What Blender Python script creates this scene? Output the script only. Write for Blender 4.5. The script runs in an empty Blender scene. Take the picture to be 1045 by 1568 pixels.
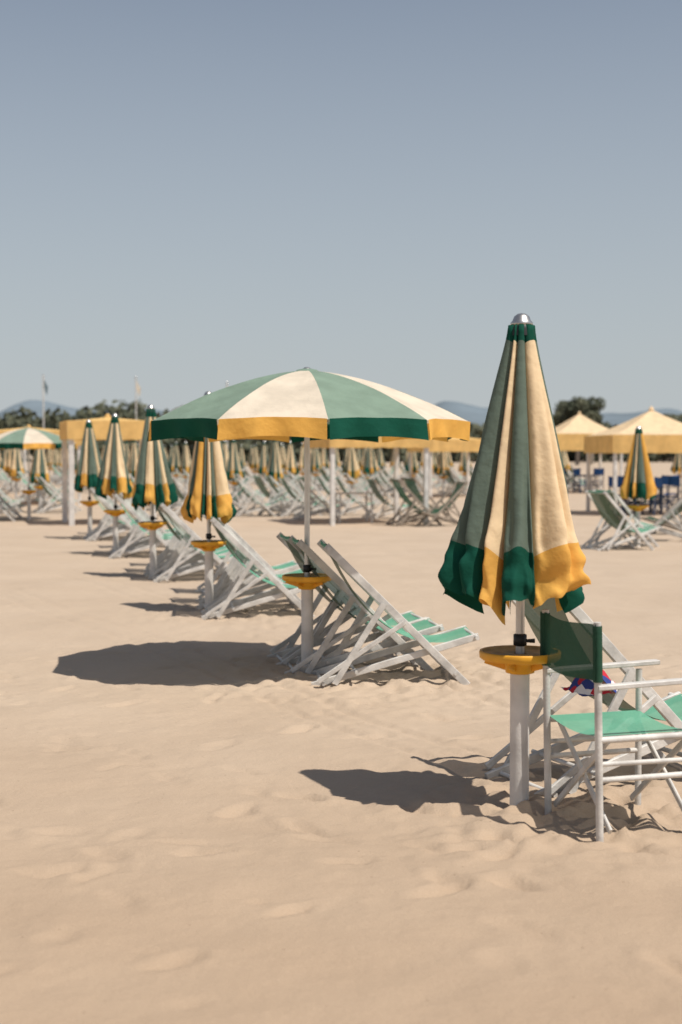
import bpy, math, random
import numpy as np
from mathutils import Vector, Matrix, noise
random.seed(7); np.random.seed(7)
scene = bpy.context.scene
coll = scene.collection

# ------------------------------------------------------------ materials
def new_mat(name):
    m = bpy.data.materials.new(name); m.use_nodes = True
    nt = m.node_tree
    for n in list(nt.nodes): nt.nodes.remove(n)
    out = nt.nodes.new('ShaderNodeOutputMaterial')
    return m, nt, out

def var_color(nt, c1, c2, scale, detail=4, vec=None, lo=.35, hi=.65):
    n = nt.nodes.new('ShaderNodeTexNoise'); n.inputs['Scale'].default_value = scale
    n.inputs['Detail'].default_value = detail
    if vec is not None: nt.links.new(vec, n.inputs['Vector'])
    r = nt.nodes.new('ShaderNodeValToRGB')
    r.color_ramp.elements[0].position = lo; r.color_ramp.elements[1].position = hi
    r.color_ramp.elements[0].color = (*c1, 1); r.color_ramp.elements[1].color = (*c2, 1)
    nt.links.new(n.outputs['Fac'], r.inputs['Fac'])
    return r.outputs['Color'], n

def texco(nt):
    return nt.nodes.new('ShaderNodeTexCoord').outputs['Object']

def solid(name, c, rough=.6, var=.12, scale=8, metal=0., spec=.4, bump=0., bscale=60):
    m, nt, out = new_mat(name)
    v = texco(nt)
    c1 = tuple(x*(1-var) for x in c); c2 = tuple(min(1, x*(1+var*.5)) for x in c)
    col, _ = var_color(nt, c1, c2, scale, vec=v)
    b = nt.nodes.new('ShaderNodeBsdfPrincipled')
    nt.links.new(col, b.inputs['Base Color'])
    b.inputs['Roughness'].default_value = rough; b.inputs['Metallic'].default_value = metal
    b.inputs['Specular IOR Level'].default_value = spec
    if bump > 0:
        n = nt.nodes.new('ShaderNodeTexNoise'); n.inputs['Scale'].default_value = bscale
        nt.links.new(v, n.inputs['Vector'])
        bp = nt.nodes.new('ShaderNodeBump'); bp.inputs['Strength'].default_value = bump
        bp.inputs['Distance'].default_value = .01
        nt.links.new(n.outputs['Fac'], bp.inputs['Height']); nt.links.new(bp.outputs['Normal'], b.inputs['Normal'])
    nt.links.new(b.outputs[0], out.inputs[0])
    return m

def fabric(name, c, trans=.3, var=.12, hole=0., rough=.85, back=None):
    m, nt, out = new_mat(name)
    v = texco(nt)
    c1 = tuple(x*(1-var) for x in c); c2 = tuple(min(1, x*(1+var*.4)) for x in c)
    col, _ = var_color(nt, c1, c2, 5, vec=v, detail=6)
    if back:
        g = nt.nodes.new('ShaderNodeNewGeometry'); mb = nt.nodes.new('ShaderNodeMix'); mb.data_type='RGBA'
        nt.links.new(g.outputs['Backfacing'], mb.inputs[0]); nt.links.new(col, mb.inputs[6]); mb.inputs[7].default_value=(*back,1)
        col = mb.outputs[2]
    b = nt.nodes.new('ShaderNodeBsdfPrincipled'); nt.links.new(col, b.inputs['Base Color'])
    b.inputs['Roughness'].default_value = rough; b.inputs['Specular IOR Level'].default_value = .2
    n = nt.nodes.new('ShaderNodeTexNoise'); n.inputs['Scale'].default_value = 16; n.inputs['Detail'].default_value = 3
    nt.links.new(v, n.inputs['Vector'])
    bp = nt.nodes.new('ShaderNodeBump'); bp.inputs['Strength'].default_value = .45; bp.inputs['Distance'].default_value = .016
    nt.links.new(n.outputs['Fac'], bp.inputs['Height']); nt.links.new(bp.outputs['Normal'], b.inputs['Normal'])
    t = nt.nodes.new('ShaderNodeBsdfTranslucent')
    nt.links.new(col, t.inputs['Color'])
    mx = nt.nodes.new('ShaderNodeMixShader'); mx.inputs[0].default_value = trans
    nt.links.new(b.outputs[0], mx.inputs[1]); nt.links.new(t.outputs[0], mx.inputs[2])
    res = mx.outputs[0]
    if hole > 0:
        tr = nt.nodes.new('ShaderNodeBsdfTransparent')
        m2 = nt.nodes.new('ShaderNodeMixShader'); m2.inputs[0].default_value = hole
        nt.links.new(res, m2.inputs[1]); nt.links.new(tr.outputs[0], m2.inputs[2]); res = m2.outputs[0]
    nt.links.new(res, out.inputs[0])
    return m

M = {}
M['white'] = solid('white_paint', (.61,.585,.545), .55, .25, 9, bump=.2)
M['pole'] = solid('white_pole_plastic', (.68,.65,.61), .5, .2, 5, bump=.15)
M['alu'] = solid('aluminium', (.62,.61,.59), .35, .1, 10, metal=.5)
M['steel'] = solid('steel_cap', (.55,.53,.5), .35, .15, 20, metal=.9)
M['black'] = solid('black_clamp', (.02,.02,.02), .5)
M['oldwood'] = solid('weathered_wood', (.30,.25,.20), .8, .3, 9, bump=.3)
M['tray'] = solid('orange_tray_plastic', (.78,.38,.03), .5, .2, 9)
M['traytop'] = solid('sandy_tray_top', (.52,.35,.16), .7, .3, 14)
M['cream_open'] = fabric('cream_cloth_pale', (.76,.67,.54), .24)  # paler version of the cream, for open canopies and two flags
M['sage_open'] = fabric('sage_cloth_pale', (.23,.32,.25), .2)  # lighter version of the sage, for open canopies
M['cream'] = fabric('cream_cloth', (.96,.735,.46), .24)
M['sage'] = fabric('sage_cloth', (.145,.19,.15), .2)
M['orange'] = fabric('orange_cloth', (.92,.51,.115), .32)
M['green'] = fabric('green_cloth', (.004,.075,.047), .15)
M['sling'] = fabric('green_mesh_sling', (.15,.42,.285), .15, hole=.1, back=(.09,.125,.08))
M['back'] = fabric('dark_green_backrest', (.028,.085,.052), .12, hole=.06)
M['sling_dark'] = fabric('dark_green_mesh', (.03,.10,.06), .25, hole=.12)
M['gaz_yellow'] = fabric('yellow_awning_cloth', (.84,.56,.22), .3)
M['gaz_cream'] = fabric('cream_awning_cloth', (.90,.70,.45), .3)
M['blue'] = fabric('blue_cloth', (.03,.10,.30), .2)
M['flag'] = fabric('faded_flag_cloth', (.18,.24,.27), .2)
M['darkframe'] = solid('dark_blue_paint', (.03,.06,.13), .5)

# ------------------------------------------------------------ mesh builder
class MB:
    def __init__(s): s.v=[]; s.f=[]; s.m=[]; s.sm=[]; s.mats=[]
    def mi(s, mat):
        if mat not in s.mats: s.mats.append(mat)
        return s.mats.index(mat)
    def add(s, vs, fs, mat, smooth=False):
        o=len(s.v); k=s.mi(mat); s.v+= [tuple(p) for p in vs]
        for f in fs: s.f.append(tuple(i+o for i in f)); s.m.append(k); s.sm.append(smooth)
    def bar(s, a, b, w, t, mat, up=(0,0,1), c=.004):
        a=Vector(a); b=Vector(b); d=(b-a).normalized(); u=Vector(up)
        side=d.cross(u)
        if side.length<1e-3: side=d.cross(Vector((0,1,0)))
        side.normalize(); n=side.cross(d).normalized()
        w/=2; t/=2
        pr=[(-w,-t+c),(-w+c,-t),(w-c,-t),(w,-t+c),(w,t-c),(w-c,t),(-w+c,t),(-w,t-c)]
        vs=[a+side*x+n*y for x,y in pr]+[b+side*x+n*y for x,y in pr]
        fs=[(i,(i+1)%8,8+(i+1)%8,8+i) for i in range(8)]+[tuple(range(7,-1,-1)),tuple(range(8,16))]
        s.add(vs,fs,mat)
    def tube(s, a, b, r1, r2, mat, n=14, cap=True):
        a=Vector(a); b=Vector(b); d=(b-a).normalized()
        u=d.orthogonal().normalized(); w=d.cross(u)
        vs=[]
        for p,r in ((a,r1),(b,r2)):
            for i in range(n):
                t=2*math.pi*i/n; vs.append(p+(u*math.cos(t)+w*math.sin(t))*r)
        fs=[(i,(i+1)%n,n+(i+1)%n,n+i) for i in range(n)]
        s.add(vs,fs,mat,True)
        if cap:
            s.add(vs[:n],[tuple(range(n-1,-1,-1))],mat); s.add(vs[n:],[tuple(range(n))],mat)
    def lathe(s, prof, mat, n=28, smooth=True, cx=0, cy=0):
        vs=[]
        for r,z in prof:
            for i in range(n):
                t=2*math.pi*i/n; vs.append((cx+r*math.cos(t),cy+r*math.sin(t),z))
        fs=[]
        for j in range(len(prof)-1):
            for i in range(n):
                k=(i+1)%n; fs.append((j*n+i,j*n+k,(j+1)*n+k,(j+1)*n+i))
        s.add(vs,fs,mat,smooth)
    def grid(s, P, mat, smooth=True, matf=None):
        ny=len(P); nx=len(P[0]); o=len(s.v)
        for row in P:
            for p in row: s.v.append(tuple(p))
        for j in range(ny-1):
            for i in range(nx-1):
                s.f.append((o+j*nx+i,o+j*nx+i+1,o+(j+1)*nx+i+1,o+(j+1)*nx+i))
                s.m.append(s.mi(matf(j,i) if matf else mat)); s.sm.append(smooth)
    def mesh(s, name):
        me=bpy.data.meshes.new(name); me.from_pydata(s.v,[],s.f)
        for m in s.mats: me.materials.append(m)
        me.polygons.foreach_set('material_index', s.m); me.polygons.foreach_set('use_smooth', s.sm)
        me.update(); return me

def assemble(name, parts, loc, rot=0, scale=1, tilt=(0,0)):
    e=bpy.data.objects.new(name,None); e.empty_display_size=.2; coll.objects.link(e)
    e.location=(loc[0],loc[1],loc[2] if len(loc)>2 else 0); e.rotation_euler=(tilt[0],tilt[1],rot); e.scale=(scale,)*3
    for pn,me in parts:
        o=bpy.data.objects.new(pn,me); o.parent=e; coll.objects.link(o)
    return e

# ------------------------------------------------------------ umbrella parts
def pole_mesh(top):
    b=MB()
    b.lathe([(.046,-.3),(.046,.69)],M['pole'])
    b.lathe([(.046,.69),(.03,.70)],M['pole'])
    b.lathe([(.021,.69),(.021,top)],M['alu'],16)
    b.lathe([(.021,.775),(.032,.78),(.032,.83),(.021,.835)],M['black'],16)
    b.tube((.03,0,.80),(.07,0,.80),.008,.011,M['black'],8)
    b.lathe([(.03,top-.035),(.053,top-.03),(.053,top-.018),(.044,top-.008),(.036,top+.012),(.02,top+.024),(.0,top+.028)],M['steel'],18)
    return b.mesh('pole_mesh')
def tray_mesh():
    b=MB()
    b.lathe([(.03,.741),(.178,.741),(.18,.752)],M['traytop'],36)
    b.lathe([(.18,.752),(.190,.754),(.194,.747),(.192,.722),(.18,.712),(.10,.700),(.075,.690),(.068,.650),(.05,.645)],M['tray'],36)
    for k in range(5):
        a=k*math.pi*2/5+.5
        b.bar((.06*math.cos(a),.06*math.sin(a),.672),(.165*math.cos(a),.165*math.sin(a),.705),.010,.03,M['tray'])
    return b.mesh('tray_mesh')
TRAY=tray_mesh()

N=10
def open_canopy(a0):
    R=1.25; zt=2.32; rise=.40
    b=MB(); nr=16; nu=10
    for k in range(N):
        A=a0+k*2*math.pi/N; B=A+2*math.pi/N
        cr = k%2==1
        mt=M['cream_open'] if cr else M['sage_open']
        mv=M['orange'] if cr else M['green']
        P=[]
        for j in range(nr+1):
            t=.02+.98*j/nr; row=[]
            for i in range(nu+1):
                u=i/nu
                pa=Vector((math.cos(A),math.sin(A),0))*R*t; pb=Vector((math.cos(B),math.sin(B),0))*R*t
                p=pa.lerp(pb,u)
                s=math.sin(math.pi*u)
                sag=.030*s*math.sin(math.pi*min(1,t))*t
                p*= (1-.02*s*t)
                p.z=zt-rise*t**1.63 - sag + .014*s*t**4 + .008*noise.noise(Vector((k*5+u*3,t*4,0)))*t
                row.append(p)
            P.append(row)
        b.grid(P,mt)
        V=[]; h=.145
        for j in range(7):
            q=j/6; row=[]
            for i in range(nu*2+1):
                u=i/(nu*2); uu=.012+.976*u
                x=uu*nu; i0=min(nu-1,int(x)); f=x-i0
                p=P[-1][i0].lerp(P[-1][i0+1],f)
                d=Vector((p.x,p.y,0)).normalized()
                w=.014*math.sin(u*math.pi*5+k*1.7)*q+ .012*math.sin(u*13+k)*q - .02*q*(k%3)
                dz=-h*q*(1-.10*math.sin(math.pi*u)) 
                row.append(Vector((p.x,p.y,p.z))+d*(.004+w+ .015*q)+Vector((0,0,dz+.004)))
            V.append(row)
        b.grid(V,mv)
    b.lathe([(.03,zt+.015),(.075,zt+.006),(.10,zt-.012)],M['sage_open'],20)
    return b.mesh('open_canopy_mesh')
def ribs_mesh(a0):
    R=1.24; zt=2.30
    b=MB()
    for k in range(N):
        A=a0+k*2*math.pi/N; d=Vector((math.cos(A),math.sin(A),0)); prev=None
        for j in range(9):
            t=.03+.96*j/8; p=d*R*t; p.z=zt-.40*t**1.63
            if prev is not None: b.tube(prev,p,.004,.004,M['steel'],6,False)
            prev=p
        b.tube(d*.03+Vector((0,0,1.86)),d*R*.5+Vector((0,0,zt-.4*.5**1.63)),.004,.004,M['steel'],6,False)
    b.lathe([(.022,1.83),(.04,1.84),(.04,1.88),(.022,1.89)],M['black'],16)
    return b.mesh('ribs_mesh')

def closed_canopy(panels, zt=2.29, L=1.33, seed=0, a0=0, nz=44, nu=16, R1=.36, band=.17):
    """panels: list of (start_deg, width_deg, amp, skew, material key)"""
    rnd=random.Random(seed); b=MB(); n=len(panels)
    rib=[rnd.uniform(.40,.60) for _ in range(n)]
    for k,(st,wd,amp,skew,nm) in enumerate(panels):
        A=a0+math.radians(st); dA=math.radians(wd)
        mt=M[nm]; mv=M['green'] if nm=='sage' else M['orange']
        P=[]; ph=rnd.random()*6; hemoff=rnd.uniform(-.06,.03); hsl=rnd.uniform(-.09,.09)
        over=.35*min(1,30/wd)
        folds=[(rnd.uniform(.25,.75),rnd.uniform(-.2,.2),rnd.uniform(.07,.19),rnd.uniform(2.6,6.0)/wd,rnd.uniform(0,.45)) for _ in range(max(0,int(wd/24)))]
        for j in range(nz+1):
            t=j/nz; row=[]
            for i in range(nu+1):
                u=i/nu; s=math.sin(math.pi*u)
                Ro=.05+(R1*amp-.05)*t
                if t>.93: Ro*=1-.06*((t-.93)/.07)**2
                Ri=.04+(R1-.04)*(rib[k]*(1-u)+rib[(k+1)%n]*u)*t
                r=Ri+(Ro-Ri)*s**.6
                for fc,fs,fd,fw,f0 in folds:
                    tt=max(0,(t-f0)/(1-f0))
                    r*=1-fd*math.exp(-((u-fc-fs*t-.03*math.sin(t*9+ph))/fw)**2)*math.sin(math.pi*min(1,tt*.7))
                th=A+dA*(.5+(u-.5)*(1+over*s*min(1,t*2.2)))+skew*s*min(1,t*1.8)
                q=noise.noise(Vector((k*3.1+u*wd/16.,t*1.8,seed*1.3)))
                q2=noise.noise(Vector((k*7.1+u*wd/8.,t*7,seed*2.3)))
                q3=noise.noise(Vector((k*2.1+u*wd/12.+t*5,t*13-u*wd/20,seed*.7)))
                r*=1+.17*q*min(1,t*1.5)+.07*q2*t**2+.20*q3*max(0,(t-.70)/.30)**1.1
                r+=.003*math.sin(u*wd*.35+ph+t*4)*t
                z=zt-math.sqrt(max(0,(L*t)**2-r*r))+.05*s*t*t*amp +(hemoff+hsl*(u-.5)+.025*q2)*t**5
                row.append((r*math.cos(th),r*math.sin(th),z))
            P.append(row)
        jb=int(nz*(1-band))
        b.grid(P,mt,True,lambda j,i: mv if j>=jb else (M['green'] if (j<nz*.07) else mt))
    b.lathe([(.025,zt+.02),(.05,zt+.01),(.058,zt-.02),(.062,zt-.05)],M['black'],18)
    return b.mesh('closed_canopy_mesh')
def rnd_panels(seed, sage=1.25, cr='cream'):
    r=random.Random(seed); w=[]
    for k in range(N): w.append(r.uniform(16,50)*(sage if k%2==0 else 1))
    s=sum(w); w=[x*360/s for x in w]; a=0; out=[]
    for k in range(N):
        out.append((a,w[k],r.uniform(.8,1.08),r.uniform(-.22,.22),'sage' if k%2==0 else cr)); a+=w[k]
    return out

def umbrella(loc, canopy, top=2.32, rot=0, extra=None, tilt=(0,0)):
    parts=[('pole',POLE[top]),('tray',TRAY),('canopy',canopy)]
    if extra: parts.append(('ribs',extra))
    return assemble('beach_umbrella',parts,loc,rot,tilt=tilt)
POLE={2.32:pole_mesh(2.32),2.15:pole_mesh(2.15)}

# ------------------------------------------------------------ deck chair
def deck_chair(fr, sl):
    b=MB(); wo=.275; wi=.235
    for sgn in (-1,1):
        y=sgn*wo; b.bar((-.52,y,1.02),(.52,y,-.01),.026,.055,fr,up=(.7,0,.7))
        y=sgn*wi; b.bar((.61,y,.345),(-.62,y,0),.026,.05,fr)
        y=sgn*(wo+.03); b.bar((-.10,y,.60),(-.46,y,.02),.022,.045,fr,up=(1,0,0))
        y=sgn*(wo+.03); b.bar((.05,y,.46),(-.58,y,.04),.02,.035,fr)
    for x,z,r in ((-.50,1.0,.016),(.59,.34,.016),(.43,.08,.013),(-.54,.02,.013),(-.30,.10,.012)):
        b.tube((x,-.30,z),(x,.30,z),r,r,fr,10)
    frame=b.mesh('chair_frame')
    b=MB(); pts=[(-.515,1.0),(-.50,1.02),(-.36,.76),(-.2,.545),(0,.385),(.2,.31),(.4,.305),(.59,.358),(.605,.34),(.59,.32)]
    cur=[]
    for i in range(len(pts)-1):
        for j in range(4):
            t=j/4; p0=pts[max(0,i-1)];p1=pts[i];p2=pts[i+1];p3=pts[min(len(pts)-1,i+2)]
            cur.append(tuple(.5*((2*p1[a])+(-p0[a]+p2[a])*t+(2*p0[a]-5*p1[a]+4*p2[a]-p3[a])*t*t+(-p0[a]+3*p1[a]-3*p2[a]+p3[a])*t**3) for a in (0,1)))
    cur.append(pts[-1])
    P=[]
    for x,z in cur:
        P.append([(x,(q/6-1)*.215,z-.012*math.cos((q/6-1)*math.pi/2)) for q in range(13)])
    b.grid(P,sl)
    me=b.mesh('chair_sling')
    if sum(p.normal.z for p in me.polygons)<0:
        me.flip_normals()
    return frame,me
DC=deck_chair(M['white'],M['sling']); DCO=deck_chair(M['oldwood'],M['sling_dark'])
def place_dc(x,y,rot,old=False,s=1):
    f,s_=DCO if old else DC
    return assemble('deck_chair',[('frame',f),('sling',s_)],(x,y,0),rot,s)

# ------------------------------------------------------------ director chair
def director(fr, fab, back):
    b=MB(); W=.26; D=.47
    for sg in (-1,1):
        y=sg*W
        b.tube((0,y,-.02),(-.02,y,.96),.017,.017,fr,12)
        b.tube((D,y,-.02),(D,y,.66),.016,.016,fr,12)
        b.bar((-.02,y,.675),(D+.10,y,.69),.045,.022,fr)
        b.tube((0,y,.445),(D,y,.445),.015,.015,fr,10)
        b.tube((0,y,.27),(D,y,.27),.013,.013,fr,10)
        b.tube((0,y,.34),(D,y,.335),.011,.011,fr,10)
    for x in (.035,D-.035):
        b.bar((x,-W,.44),(x,W,.04),.03,.014,fr,up=(1,0,0))
        b.bar((x+.016,W,.44),(x+.016,-W,.04),.03,.014,fr,up=(1,0,0))
    frame=b.mesh('director_frame')
    b=MB()
    P=[[(x/10*D+.0,(q/10*2-1)*(W+.0),.463-.025*math.cos((q/10*2-1)*math.pi/2)) for q in range(11)] for x in range(11)]
    b.grid(P,fab); seat=b.mesh('director_seat')
    if sum(p.normal.z for p in seat.polygons)<0: seat.flip_normals()
    b=MB()
    P=[]
    for j in range(9):
        z=.70+.245*j/8
        P.append([(-.02-.035*math.cos((q/12*2-1)*math.pi/2)-.018*(abs(q/12*2-1)>.95),(q/12*2-1)*(W+.02),z+.006*math.cos(q/12*6.28)) for q in range(13)])
    b.grid(P,back)
    for sg in (-1,1): b.tube((-.015,sg*W,.70),(-.02,sg*W,.945),.021,.021,back,12,False)
    return [('frame',frame),('seat',seat),('backrest',b.mesh('director_back'))]
DIR=director(M['white'],M['sling'],M['back']); DIRB=director(M['darkframe'],M['blue'],M['blue'])

# ------------------------------------------------------------ gazebo
def gazebo(loc, rot, w, eave, apex, val, top, side, post=.05):
    b=MB(); h=w/2
    for sx in(-1,1):
        for sy in(-1,1): b.bar((sx*(h-.1),sy*(h-.1),-.2),(sx*(h-.1),sy*(h-.1),eave-.02),post*2,post*2,M['pole'],c=.01)
    for s in(-1,1):
        b.bar((-h+.16,s*(h-.1),eave-.06),(h-.16,s*(h-.1),eave-.06),.04,.05,M['pole'])
        b.bar((s*(h-.1),-h+.16,eave-.06),(s*(h-.1),h-.16,eave-.06),.04,.05,M['pole'])
    fr=b.mesh('gazebo_posts')
    b=MB()
    for k in range(4):
        R=Matrix.Rotation(k*math.pi/2,3,'Z'); P=[]
        for j in range(11):
            t=j/10; row=[]
            for i in range(13):
                u=i/12*2-1
                z=eave+(apex-eave)*((1-t)**1.35) - .05*math.sin(math.pi*t)*(1-abs(u))
                row.append(R@Vector((u*h*t,-h*t,z)))
            P.append(row)
        b.grid(P,top)
        V=[[R@Vector(((i/24*2-1)*h,-h-.01-.012*math.sin(i*1.1+k)*(j/3),eave+.003-val*j/3-.02*abs(math.sin(i*math.pi/4))*(j==3))) for i in range(25)] for j in range(4)]
        b.grid(V,side)
    b.lathe([(.08,apex-.03),(.07,apex+.02),(.03,apex+.07),(0,apex+.09)],top,12)
    return assemble('beach_gazebo',[('posts',fr),('canopy',b.mesh('gazebo_canopy'))],loc,rot)

def table(loc,rot,top):
    b=MB()
    b.bar((-.45,0,.72),(.45,0,.72),.7,.035,top,c=.008)
    for sx in(-1,1):
        for sy in(-1,1): b.bar((sx*.40,sy*.3,0),(sx*.38,sy*.28,.70),.04,.04,top)
        b.bar((sx*.39,-.27,.3),(sx*.39,.27,.3),.02,.03,top)
    return assemble('beach_table',[('table',b.mesh('table_mesh'))],loc,rot)

# ============================================================ placement
ROW=Vector((-.268,.963)).normalized(); ANG=math.radians(15.5)
a_open=math.radians(-90+8)
OC=open_canopy(a_open); RB=ribs_mesh(a_open)
umbrella((-.26,10.9),OC,extra=RB)
p1=[(-104,60,1.12,-.02,'sage'),(-44,16,.98,-.05,'cream'),(-28,37,.97,.02,'sage'),(9,62,1.0,.10,'cream'),(71,30,.93,.05,'sage'),
    (101,45,1,0,'cream'),(146,40,1.05,0,'sage'),(186,25,.9,0,'cream'),(211,22,1.0,0,'sage'),(233,23,.98,0,'cream')]
UC1=closed_canopy(p1,seed=3,a0=math.radians(-90),nz=90,nu=44,R1=.355)
umbrella((.85,6.72),UC1)
CC=[closed_canopy(rnd_panels(sd+20),seed=sd+5,a0=random.uniform(0,6),nz=30,nu=16,R1=.34) for sd in range(5)]
M['cream3']=M['cream']
p3=[(-100,28,1.0,0,'cream3'),(-72,26,.9,0,'sage'),(-46,34,1.0,0,'orange'),(-12,14,.85,0,'sage'),(2,16,.95,.05,'cream'),(18,16,.85,0,'sage'),(34,50,1.,.1,'cream'),(84,40,.95,0,'sage'),(124,60,1,0,'cream'),(184,76,1,0,'sage')]
UC3=closed_canopy(p3,seed=9,a0=math.radians(-90-5),nz=44,nu=20,R1=.30,L=1.33)
lowC=[closed_canopy(rnd_panels(sd+60,1.15),zt=2.12,L=1.29,seed=sd+15,a0=random.uniform(0,6),nz=22,nu=10,R1=.34) for sd in range(5)]
UCR=closed_canopy([(-100,40,1.0,0,'orange'),(-60,25,.9,0,'sage'),(-35,15,.9,0,'cream'),(-20,45,1.0,0,'sage'),(25,60,1.05,0,'orange'),(85,35,.9,0,'sage'),(120,60,1,0,'cream'),(180,80,1,0,'sage')],zt=2.12,L=1.28,seed=2,a0=math.radians(-90),nz=24,nu=12,R1=.36)
rows=[(-1.41,15.15),(-2.56,19.35),(-3.73,23.5),(-4.93,27.9)]
umbrella(rows[0],UC3)
umbrella(rows[1],CC[0],rot=.3,tilt=(.01,-.012)); umbrella(rows[2],CC[1],rot=1.1,tilt=(-.01,.015)); umbrella(rows[3],CC[2],rot=2.2,tilt=(.0,.012))

place_dc(.38,10.58,math.radians(6)); place_dc(.05,11.55,math.radians(12)); place_dc(.15,11.1,math.radians(9))
place_dc(1.42,7.38,math.radians(24))
for (x,y) in rows:
    place_dc(x+.62+random.uniform(-.05,.05),y-.35,math.radians(9+random.uniform(-3,4)))
    place_dc(x+.50+random.uniform(-.05,.05),y+.25,math.radians(11+random.uniform(-3,4)))
    place_dc(x+.45+random.uniform(-.05,.05),y+.85,math.radians(13+random.uniform(-4,4)))
    place_dc(x+.30,y+2.0,math.radians(14+random.uniform(-4,4)))
assemble('directors_chair',DIR,(1.05,6.37,0),math.radians(17))

# right umbrella + chairs
umbrella((5.35,25.6),UCR,top=2.15)
place_dc(4.9,25.0,math.radians(25)); place_dc(5.15,25.7,math.radians(28)); place_dc(6.3,27.4,math.radians(160)); place_dc(6.9,29.5,math.radians(150),True)
# gazebos
gazebo((-5.6,34.2),ANG,2.1,2.44,2.56,.42,M['gaz_yellow'],M['gaz_yellow'],.065)
gazebo((.6,34.6),ANG,2.5,2.25,2.40,.42,M['gaz_yellow'],M['gaz_yellow'],.055)
gazebo((8.6,39.5),ANG*.3,3.0,2.18,2.9,.48,M['gaz_cream'],M['gaz_yellow'])
gazebo((10.2,61),ANG*.5,3.0,2.5,3.4,.7,M['gaz_cream'],M['gaz_yellow'])
gazebo((4.2,55),ANG,2.6,2.2,2.4,.45,M['gaz_yellow'],M['gaz_yellow'])
gazebo((-10.3,47),ANG,3.2,2.4,2.55,.45,M['gaz_yellow'],M['gaz_yellow'])
gazebo((-14.5,58),ANG,3.2,2.5,2.7,.45,M['gaz_cream'],M['gaz_yellow'])
table((.3,34.4,0),.2,M['white'])
for x,y,r in((7.6,39.2,.5),(8.6,38.6,2.6),(9.3,39.8,3.4),(10.0,60.2,.3),(11.0,60.8,2.2),(9.4,61.4,1.2),(8.1,40.6,1.0),(9.6,41.5,2)):
    assemble('directors_chair',DIRB,(x,y,0),r,1.1)
for x,y in((8.4,39.6),(10.4,60.6)): table((x,y,0),.3,M['darkframe'])
place_dc(1.75,33.4,math.radians(20),True,1.05); place_dc(2.35,33.0,math.radians(200),True); place_dc(2.1,35.0,math.radians(30),True,1.05)
place_dc(-.6,36.5,.2); place_dc(1.2,36.6,.4)
rc=random.Random(11)
for k in range(12):   # loose chairs in front of the far rows
    x=rc.uniform(-4.2,3.6); y=rc.uniform(38.0,41.5)
    place_dc(x,y,math.radians(14+rc.uniform(-20,20)+(180 if rc.random()<.2 else 0)),rc.random()<.12)
for k in range(6): place_dc(-8.6-.28*k+rc.uniform(-.1,.1),35.5+1.3*k,math.radians(14+rc.uniform(-8,8)))
umbrella((-7.9,36.0),OC,extra=RB,rot=.6)
# far field of umbrellas
G=Vector((-8.6,41.0)); Pd=Vector((.963,.268))
cnt=0
for i in range(13):
    for j in range(-1,9):
        p=G+ROW*(4.1*i)+Pd*(3.4*j)+Vector((random.uniform(-.35,.35),random.uniform(-.6,.6)))
        px=p.x/p.y*2178
        if px<-560 or px>600: continue
        if j>=4 and i<3: continue
        if random.random()<.08: continue
        if any((p-Vector(g)).length<2.2 for g in((-10.3,47),(4.2,55),(10.2,61),(8.6,39.5),(-14.5,58))): continue
        umbrella((p.x,p.y),lowC[cnt%5],top=2.15,rot=random.uniform(0,6),tilt=(random.uniform(-.025,.025),random.uniform(-.025,.025))); cnt+=1
        for q in range(2):
            place_dc(p.x+.55+random.uniform(-.3,.3),p.y-.5+1.1*q,math.radians(14+random.uniform(-16,16)+(180 if random.random()<.15 else 0)))

def towel():
    m,nt,out=new_mat('patterned_towel'); v=texco(nt)
    vo=nt.nodes.new('ShaderNodeTexVoronoi'); vo.inputs['Scale'].default_value=22; nt.links.new(v,vo.inputs['Vector'])
    sp=nt.nodes.new('ShaderNodeSeparateColor'); nt.links.new(vo.outputs['Color'],sp.inputs[0])
    r=nt.nodes.new('ShaderNodeValToRGB'); r.color_ramp.interpolation='CONSTANT'
    r.color_ramp.elements[0].color=(.5,.02,.04,1); r.color_ramp.elements[1].position=.45; r.color_ramp.elements[1].color=(.03,.05,.22,1)
    e=r.color_ramp.elements.new(.75); e.color=(.75,.7,.7,1)
    nt.links.new(sp.outputs[0],r.inputs[0])
    bs=nt.nodes.new('ShaderNodeBsdfPrincipled'); bs.inputs['Roughness'].default_value=.9
    nt.links.new(r.outputs[0],bs.inputs['Base Color']); nt.links.new(bs.outputs[0],out.inputs[0])
    b=MB(); P=[]
    for j in range(25):
        row=[]
        for i in range(25):
            u=i/24*2-1; w=j/24*2-1; rr=min(1,math.hypot(u,w))
            z=.11*(1-rr**2)+.06*noise.noise(Vector((u*3,w*3,1.2)))*(1.2-rr)
            row.append((u*.13,w*.13,z))
        P.append(row)
    b.grid(P,m)
    return b.mesh('towel_mesh')
assemble('beach_towel',[('cloth',towel())],(1.30,7.28,.47),.3)

def flagpole(x,y,h,c):
    b=MB(); b.tube((0,0,-.3),(0,0,h),.05,.035,M['white'],10); b.lathe([(.06,h),(.07,h+.05),(0,h+.1)],M['steel'],10)
    f=MB(); P=[[(.04+.22*i/8*(1-.3*j/5),.05*math.sin(i*1.4+j*.3)*i/8,h-.15-.5*j/5-.45*(i/8)) for i in range(9)] for j in range(6)]
    f.grid(P,c); assemble('flagpole',[('pole',b.mesh('fp')),('flag',f.mesh('fl'))],(x,y,0),.3)
flagpole(-16.7,80,6.0,M['flag']); flagpole(-11.5,80,5.9,M['cream_open']); flagpole(-6.4,80,5.6,M['cream_open'])

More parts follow.
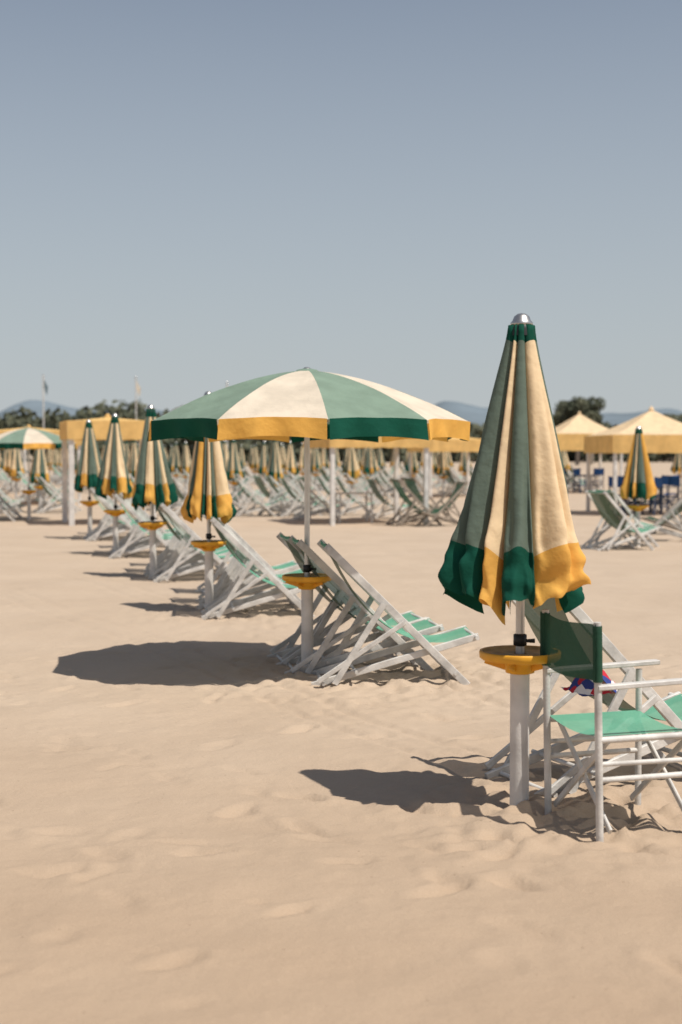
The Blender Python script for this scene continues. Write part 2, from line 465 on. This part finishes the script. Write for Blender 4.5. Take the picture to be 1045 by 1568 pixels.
# ------------------------------------------------------------ sand
def axis(segs):
    out=[segs[0][0]]
    for a,b,n in segs: out+= [a+(b-a)*(k+1)/n for k in range(n)]
    return out
xs=axis([(-6000,-600,10),(-600,-60,12),(-60,-12,30),(-12,-4,55),(-4,4,300),(4,12,55),(12,60,30),(60,600,12),(600,6000,10)])
ys=axis([(-600,-20,8),(-20,3.4,20),(3.4,12.5,340),(12.5,24,120),(24,60,90),(60,200,30),(200,6000,14)])
X,Y=np.meshgrid(xs,ys); Z=np.zeros_like(X)
rs=np.random.RandomState(4)
near=(np.abs(X)<14)&(Y>2)&(Y<62)
WX=X.copy(); WY=Y.copy()
for a,b_ in np.argwhere(near):
    x=X[a,b_]; y=Y[a,b_]
    z=.030*noise.noise(Vector((x*.7,y*.7,0)))+.016*noise.noise(Vector((x*2.1,y*2.1,3)))
    if y<26:
        z+=.007*noise.noise(Vector((x*5.5,y*5.5,9)))
        if y<13:
            z+=.0032*noise.noise(Vector((x*14,y*14,4)))
            if abs(x)<4.5:
                WX[a,b_]+=.045*noise.noise(Vector((x*8,y*8,21))); WY[a,b_]+=.045*noise.noise(Vector((x*8,y*8,31)))
    Z[a,b_]=z
dents=[]
for c in range(38):
    x=rs.uniform(-3.2,3.2); y=rs.uniform(3.8,13); th=rs.uniform(0,2*math.pi)
    for k in range(rs.randint(4,10)):
        side=.09*(1 if k%2 else -1)
        dents.append((x+side*math.sin(th),y-side*math.cos(th),th,rs.uniform(.10,.15),rs.uniform(.042,.06),rs.uniform(.011,.030)))
        x+=.6*math.cos(th); y+=.6*math.sin(th); th+=rs.uniform(-.15,.15)
for c in range(220):
    dents.append((rs.uniform(-4,4),rs.uniform(3.5,16),rs.uniform(0,6.3),rs.uniform(.04,.12),rs.uniform(.025,.065),rs.uniform(.003,.011)))
for (dx,dy,th,a,b_,d) in dents:
    m=(np.abs(X-dx)<.5)&(np.abs(Y-dy)<.5)
    u=(WX[m]-dx)*math.cos(th)+(WY[m]-dy)*math.sin(th); w=-(WX[m]-dx)*math.sin(th)+(WY[m]-dy)*math.cos(th)
    q=(u/a)**2+(w/b_)**2
    Z[m]+= -d*np.exp(-q**1.5)+.3*d*np.exp(-((np.sqrt(q)-1.5)/.35)**2)*(1+np.tanh(u*20)*.5)
for (cx,cy,rad,amp) in((.4,10.7,1.1,.05),(1.3,6.8,1.0,.05),(-.26,10.9,.25,.03),(.85,6.72,.25,.04),(-.8,15,1.2,.05)):
    m=(np.abs(X-cx)<rad*2)&(np.abs(Y-cy)<rad*2)
    for a,b_ in np.argwhere(m):
        r2=((X[a,b_]-cx)**2+(Y[a,b_]-cy)**2)/rad**2
        Z[a,b_]+=amp*math.exp(-r2)*(noise.noise(Vector((X[a,b_]*7,Y[a,b_]*7,5)))+.6*noise.noise(Vector((X[a,b_]*14,Y[a,b_]*14,2))))
for off in(0,.35,1.5,1.9):
    dxy=np.array([.50,-1.0]); dxy/=np.hypot(*dxy); nx,ny=-dxy[1],dxy[0]
    dist=(WX-(-.6+off))*nx+(WY-10)*ny + .06*np.sin(Y*.9)
    m=np.abs(dist)<.3
    Z[m]-=.012*np.exp(-(dist[m]/.04)**2)*(near[m])
    Z[m]+=.007*np.exp(-((np.abs(dist[m])-.08)/.035)**2)*(near[m])
nx_=len(xs); ny_=len(ys)
vs=np.stack([X.ravel(),Y.ravel(),Z.ravel()],1)
I=np.arange((ny_-1)*(nx_-1)); jj=I//(nx_-1); ii=I%(nx_-1); o=jj*nx_+ii
F=np.stack([o,o+1,o+nx_+1,o+nx_],1)
me=bpy.data.meshes.new('sand_mesh'); me.from_pydata(vs.tolist(),[],F.tolist()); me.polygons.foreach_set('use_smooth',[True]*len(F))
m,nt,out=new_mat('sand'); v=texco(nt)
bs=nt.nodes.new('ShaderNodeBsdfPrincipled'); bs.inputs['Roughness'].default_value=.95; bs.inputs['Specular IOR Level'].default_value=.1
c1,_=var_color(nt,(.44,.342,.25),(.51,.405,.302),.9,6,v,.3,.7)
c2,_=var_color(nt,(.37,.28,.20),(.61,.49,.375),260,3,v,.3,.7)
mx=nt.nodes.new('ShaderNodeMix'); mx.data_type='RGBA'; mx.inputs[0].default_value=.4
nt.links.new(c1,mx.inputs[6]); nt.links.new(c2,mx.inputs[7])
vo=nt.nodes.new('ShaderNodeTexVoronoi'); vo.inputs['Scale'].default_value=9; nt.links.new(v,vo.inputs['Vector'])
lt=nt.nodes.new('ShaderNodeMath'); lt.operation='LESS_THAN'; lt.inputs[1].default_value=.045; nt.links.new(vo.outputs['Distance'],lt.inputs[0])
mx2=nt.nodes.new('ShaderNodeMix'); mx2.data_type='RGBA'; mx2.inputs[7].default_value=(.20,.14,.09,1)
ml=nt.nodes.new('ShaderNodeMath'); ml.operation='MULTIPLY'; ml.inputs[1].default_value=.5; nt.links.new(lt.outputs[0],ml.inputs[0])
nt.links.new(ml.outputs[0],mx2.inputs[0]); nt.links.new(mx.outputs[2],mx2.inputs[6])
# sand colour graded slightly darker and browner towards the viewer's side
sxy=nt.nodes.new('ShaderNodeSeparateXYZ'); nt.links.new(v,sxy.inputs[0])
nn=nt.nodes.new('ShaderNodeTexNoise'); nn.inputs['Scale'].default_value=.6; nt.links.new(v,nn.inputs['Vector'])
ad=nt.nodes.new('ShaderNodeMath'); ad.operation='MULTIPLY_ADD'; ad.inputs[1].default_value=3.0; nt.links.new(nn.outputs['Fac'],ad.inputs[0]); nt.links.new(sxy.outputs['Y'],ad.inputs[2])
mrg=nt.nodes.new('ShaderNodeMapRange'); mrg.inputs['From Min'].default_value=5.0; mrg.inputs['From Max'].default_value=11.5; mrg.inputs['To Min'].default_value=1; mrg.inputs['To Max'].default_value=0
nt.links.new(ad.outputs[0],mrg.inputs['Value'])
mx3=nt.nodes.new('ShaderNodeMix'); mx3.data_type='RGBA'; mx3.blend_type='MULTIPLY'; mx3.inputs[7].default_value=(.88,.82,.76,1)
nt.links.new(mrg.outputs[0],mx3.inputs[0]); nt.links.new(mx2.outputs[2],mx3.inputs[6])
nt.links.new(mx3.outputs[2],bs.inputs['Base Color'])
n1=nt.nodes.new('ShaderNodeTexNoise'); n1.inputs['Scale'].default_value=14; n1.inputs['Detail'].default_value=10; n1.inputs['Roughness'].default_value=.72; nt.links.new(v,n1.inputs['Vector'])
bp=nt.nodes.new('ShaderNodeBump'); bp.inputs['Strength'].default_value=.6; bp.inputs['Distance'].default_value=.018
nt.links.new(n1.outputs['Fac'],bp.inputs['Height']); nt.links.new(bp.outputs['Normal'],bs.inputs['Normal'])
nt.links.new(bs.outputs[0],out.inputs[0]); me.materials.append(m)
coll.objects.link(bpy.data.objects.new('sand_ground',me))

# ------------------------------------------------------------ foliage
def leaf_mat(name,c1,c2,sc):
    m,nt,out=new_mat(name); v=texco(nt); col,_=var_color(nt,c1,c2,sc,3,v,.35,.65)
    b=nt.nodes.new('ShaderNodeBsdfPrincipled'); b.inputs['Roughness'].default_value=.8; b.inputs['Specular IOR Level'].default_value=.15
    nt.links.new(col,b.inputs['Base Color']); nt.links.new(b.outputs[0],out.inputs[0]); return m
LM=leaf_mat('foliage',(.06,.072,.05),(.12,.12,.075),.5)
def leaves(b, centers, per, size, mat, rnd):
    for (cx,cy,cz,r,h) in centers:
        for _ in range(per):
            d=rnd.normal(size=3); d/=np.linalg.norm(d); q=rnd.uniform(.45,1.08)
            c=Vector((cx+d[0]*r*q,cy+d[1]*r*q,cz+d[2]*h*q))
            a=Vector(rnd.normal(size=3)).normalized(); w=a.orthogonal().normalized()*size*rnd.uniform(.6,1.3); a*=size*rnd.uniform(.6,1.3)
            b.add([c-a-w*.5,c+a*.2-w,c+a,c-a*.2+w],[(0,1,2,3)],mat)
rn=np.random.RandomState(2)
b=MB(); cs=[]
x=-95.
while x<95:
    y=270+rn.uniform(-12,12)+.1*x
    base=10.0 if x<-25 else 7.6
    base+=.9*math.sin(x*.13)+.6*math.sin(x*.41)
    h=max(3,base*rn.uniform(.88,1.08))
    cs.append((x,y,h*.68,rn.uniform(2.4,3.8),h*.32)); cs.append((x+rn.uniform(-1,1),y-1,h*.3,3.2,h*.34))
    b.tube((x,y,0),(x,y,h*.7),.25,.15,M['oldwood'],5,False)
    x+=rn.uniform(1.4,2.6)
leaves(b,cs,190,.6,LM,rn)
coll.objects.link(bpy.data.objects.new('distant_tree_line',b.mesh('tree_line_mesh')))
def tree(loc,h,r,seed,k1=15):
    rn=np.random.RandomState(seed); t=MB()
    t.tube((0,0,-.3),(.2,0,h*.45),.32,.22,M['oldwood'],9,False)
    c=[]
    for k in range(k1):
        a=rn.uniform(0,6.28); rr=r*math.sqrt(rn.uniform(.02,1))*.75; z=h*.70+rn.uniform(-1.1,1)*h*.22*(1-.5*rr/r)
        p=(rr*math.cos(a),rr*math.sin(a),z); t.tube((.2,0,h*.42),p,.12,.04,M['oldwood'],6,False)
        c.append((*p,r*rn.uniform(.26,.40),r*rn.uniform(.2,.32)))
    l=MB(); leaves(l,c,320,.22,LM,rn)
    assemble('pine_tree',[('trunk',t.mesh('trunk')),('crown',l.mesh('crown'))],loc)
tree((33.2,200,0),10.4,3.9,3,24); tree((37.8,215,0),7.6,2.6,5); tree((29.9,205,0),7.6,2.6,6)

# ------------------------------------------------------------ hills
def hills(name,y,x0,x1,f,c):
    b=MB(); P=[[],[],[]]
    for i in range(160):
        x=x0+(x1-x0)*i/159; z=max(0,f(x))+y*.0012*noise.noise(Vector((x*.012,1,0)))+y*.0006*noise.noise(Vector((x*.04,1,0)))
        P[0].append((x,y,-20)); P[1].append((x,y+150,max(-10,z*.6))); P[2].append((x,y+400,max(-15,z)))
    m=solid(name+'_haze',c,.95,.12,.01,spec=0)
    b.grid(P,m); coll.objects.link(bpy.data.objects.new(name,b.mesh(name+'_mesh')))
def g(x,c,w,h): return h*math.exp(-((x-c)/w)**2)
k=4000/2178
hills('hills',4000,-1300,1300,lambda x: k*(g(x,-522*k,110*k,84)+g(x,-330*k,110*k,66)+g(x,-120*k,140*k,40)+g(x,170*k,75*k,78)+g(x,290*k,80*k,62)+g(x,425*k,90*k,60)+g(x,560*k,80*k,66))+4,(.17,.21,.24))

# ------------------------------------------------------------ world / sun
el=math.atan2(2.35,math.hypot(1.04,.75)); az=math.atan2(1.04,-.75)
w=bpy.data.worlds.new('World'); scene.world=w; w.use_nodes=True; nt=w.node_tree
bg=nt.nodes['Background']; bg.inputs['Strength'].default_value=.10
sky=nt.nodes.new('ShaderNodeTexSky'); sky.sky_type='NISHITA'; sky.sun_disc=False
sky.sun_elevation=el; sky.sun_rotation=az; sky.air_density=1.0; sky.dust_density=.8; sky.ozone_density=2.5
hs=nt.nodes.new('ShaderNodeHueSaturation'); hs.inputs['Saturation'].default_value=.76; hs.inputs['Value'].default_value=.82
nt.links.new(sky.outputs[0],hs.inputs['Color'])
tc=nt.nodes.new('ShaderNodeTexCoord'); sx=nt.nodes.new('ShaderNodeSeparateXYZ'); nt.links.new(tc.outputs['Generated'],sx.inputs[0])
mr=nt.nodes.new('ShaderNodeMapRange'); mr.inputs['From Min'].default_value=-.02; mr.inputs['From Max'].default_value=.40
mr.inputs['To Min'].default_value=.95; mr.inputs['To Max'].default_value=0
nt.links.new(sx.outputs['Z'],mr.inputs['Value'])
mh=nt.nodes.new('ShaderNodeMix'); mh.data_type='RGBA'; mh.inputs[7].default_value=(4.95,5.35,5.6,1)
nt.links.new(mr.outputs[0],mh.inputs[0]); nt.links.new(hs.outputs[0],mh.inputs[6])
nt.links.new(mh.outputs[2],bg.inputs['Color'])
L=bpy.data.lights.new('sun','SUN'); L.energy=4.7; L.angle=math.radians(.53); L.color=(1,.94,.86)
so=bpy.data.objects.new('sun',L); coll.objects.link(so)
so.rotation_euler=Vector((1.04,-.75,2.35)).to_track_quat('Z','Y').to_euler()
so.location=(10,-8,25)

# ------------------------------------------------------------ camera
cam=bpy.data.cameras.new('camera'); co=bpy.data.objects.new('camera',cam); coll.objects.link(co)
co.location=(0,0,1.69); co.rotation_euler=(math.radians(90-2.37),0,0)
cam.sensor_fit='VERTICAL'; cam.sensor_height=36; cam.sensor_width=24; cam.lens=50; cam.clip_end=12000
cam.dof.use_dof=True; cam.dof.focus_distance=8.0; cam.dof.aperture_fstop=2.1
scene.camera=co
scene.view_settings.view_transform='Standard'; scene.view_settings.look='None'; scene.view_settings.exposure=0
